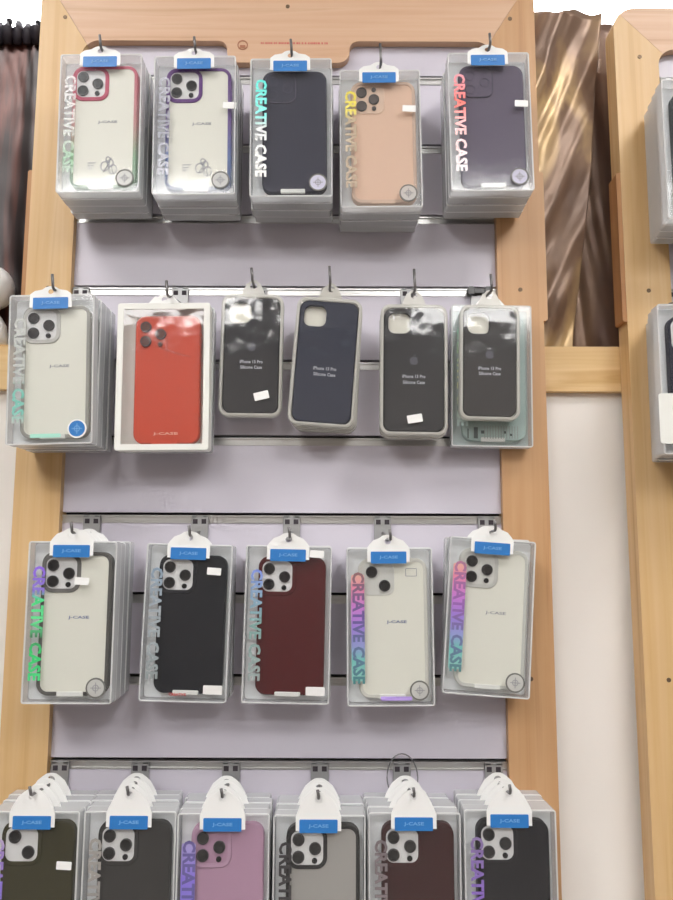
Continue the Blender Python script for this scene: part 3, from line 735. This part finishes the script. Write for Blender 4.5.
# ---- bottom row
TAB = 0.025
VIO = holo('violet', (0,(206,190,220)), (0.1,(176,150,214)), (0.4,(150,130,220)), (1,(140,150,220)))
row4 = [
 ('olive green phone case with two lenses in the bottom row', -0.2630, 1.0275, dict(body=G('case ', (54,50,18)), plate=M_SILV, ring=G('case ', (54,50,18)), cam='two', foil=VIO, sticker=(0.036, 0.125)), 'the olive case'),
 ('dark grey phone case with white camera plate in the bottom row', -0.1565, 1.0280, dict(body=G('case ', (50,48,46)), plate=M_SILV, ring=G('case ', (50,48,46)), cam='three', foil=holo('grey2', (0,(176,172,168)), (1,(150,148,146)))), 'the dark grey case'),
 ('mauve phone case with mauve camera surround in the bottom row', -0.0535, 1.0260, dict(body=G('case ', (188,148,172)), plate=G('case ', (182,142,166)), ring=G('case ', (192,154,178)), cam='three', band=holo('violet band', (0,(180,170,220)), (0.3,(150,130,226)), (1,(150,160,230))), foil=holo('violet text', (0,(120,110,170)), (1,(110,110,180)))), 'the mauve case'),
 ('light grey phone case with black rim in the bottom row', 0.0520, 1.0248, dict(body=G('case ', (172,168,162)), rim=G('rim ', (36,34,34)), ring=G('rim ', (36,34,34)), plate=M_SILV, cam='three', foil=holo('dark', (0,(70,68,70)), (1,(90,88,90)))), 'the black-rimmed grey case'),
 ('dark maroon phone case in the bottom row under the clear plastic loop', 0.1568, 1.0275, dict(body=G('case ', (58,6,10)), plate=M_SILV, ring=G('case ', (58,6,10)), cam='three', foil=holo('grey3', (0,(130,120,124)), (1,(160,150,152)))), 'the bottom-row maroon case'),
 ('black phone case at the right end of the bottom row', 0.2620, 1.0310, dict(body=G('case ', (14,12,21)), plate=M_SILV, ring=G('case ', (14,12,21)), cam='three', foil=holo('violet2', (0,(150,130,180)), (0.5,(150,120,210)), (1,(140,140,200)))), 'the bottom-row black case'),
]
hx4 = [-0.2663, -0.1689, -0.0580, 0.0504, 0.1503, 0.2624]; n4 = [3, 3, 3, 3, 3, 3]
for i, (lab, x, z, sp, what) in enumerate(row4):
    front_box(lab, x, -0.095, z, 0.0, sp)
    stack_behind(n4[i], what, x, -0.095, z, 0.0, dark, seed=40+i, xdrift=(hx4[i]-x)*0.18)
    hook(what, hx4[i], S4, -0.105, tip_x=x-0.001, up=0.010, wire=z+BH/2+TAB-0.0055)
lp = [(0.0185*math.sin(2*PI*k/28), -0.003 - 0.006*(1-math.cos(2*PI*k/28)), 0.026*math.cos(2*PI*k/28)) for k in range(29)]
tag(build(MB().tube(lp, 0.0008, 6), 'plastic_loop', film_mat('loop plastic', (0.8,0.8,0.8,1), 0.5, 0.2, hazecol=(0.4,0.4,0.42,1)), None, (0.1503, -0.004, 1.134), smooth=True),
    'thin clear plastic loop around the hook above the dark maroon case', 'loop')

TAB = 0.012
# ---- packages on the second display at the right edge
def stack_second(rowname, x, y, z, n, bodies, seed, spec, lab, what):
    front_box(lab, x, y, z, 0.0, spec)
    stack_behind(n, what, x, y, z, 0.0, bodies, seed=seed, xdrift=0.003 if rowname == 'upper' else 0.0055)
stack_second('upper', 0.5210, -0.098, 1.8960, 3, pale, 61, dict(body=G('case ', (44,52,54)), plate=M_SILV, cam='three'), 'boxed phone case cut by the right edge, upper row of the second display', 'the upper box at the right edge')
hook('the upper boxes at the right edge', 0.5210, 2.05, -0.108, wire=1.896+BH/2+TAB-0.0055)
def white_sticker(t, w, h):
    s = link('white_label', MB().slab(0.060, 0.060, 0.003, -0.0010, -0.0002, 0, 0, 0, 3).mesh('white_label'), M_CARD, t, (-w/2+0.026, 0, 0.042))
    link('green_dot', MB().disc(0.011, -0.0014, -0.0008, 0, 0, 24).mesh('green_dot'), M_GREEN, s, (-0.003, 0, 0.012))
stack_second('lower', 0.5035, -0.094, 1.6090, 3, dark, 62, dict(body=G('case ', (40,40,56)), plate=M_SILV, cam='three', badge=None, extra=white_sticker), 'dark boxed phone case with white label cut by the right edge', 'the white-labelled box at the right edge')
hook('the white-labelled boxes at the right edge', 0.5035, S2, -0.105, wire=1.609+BH/2+TAB-0.0055)
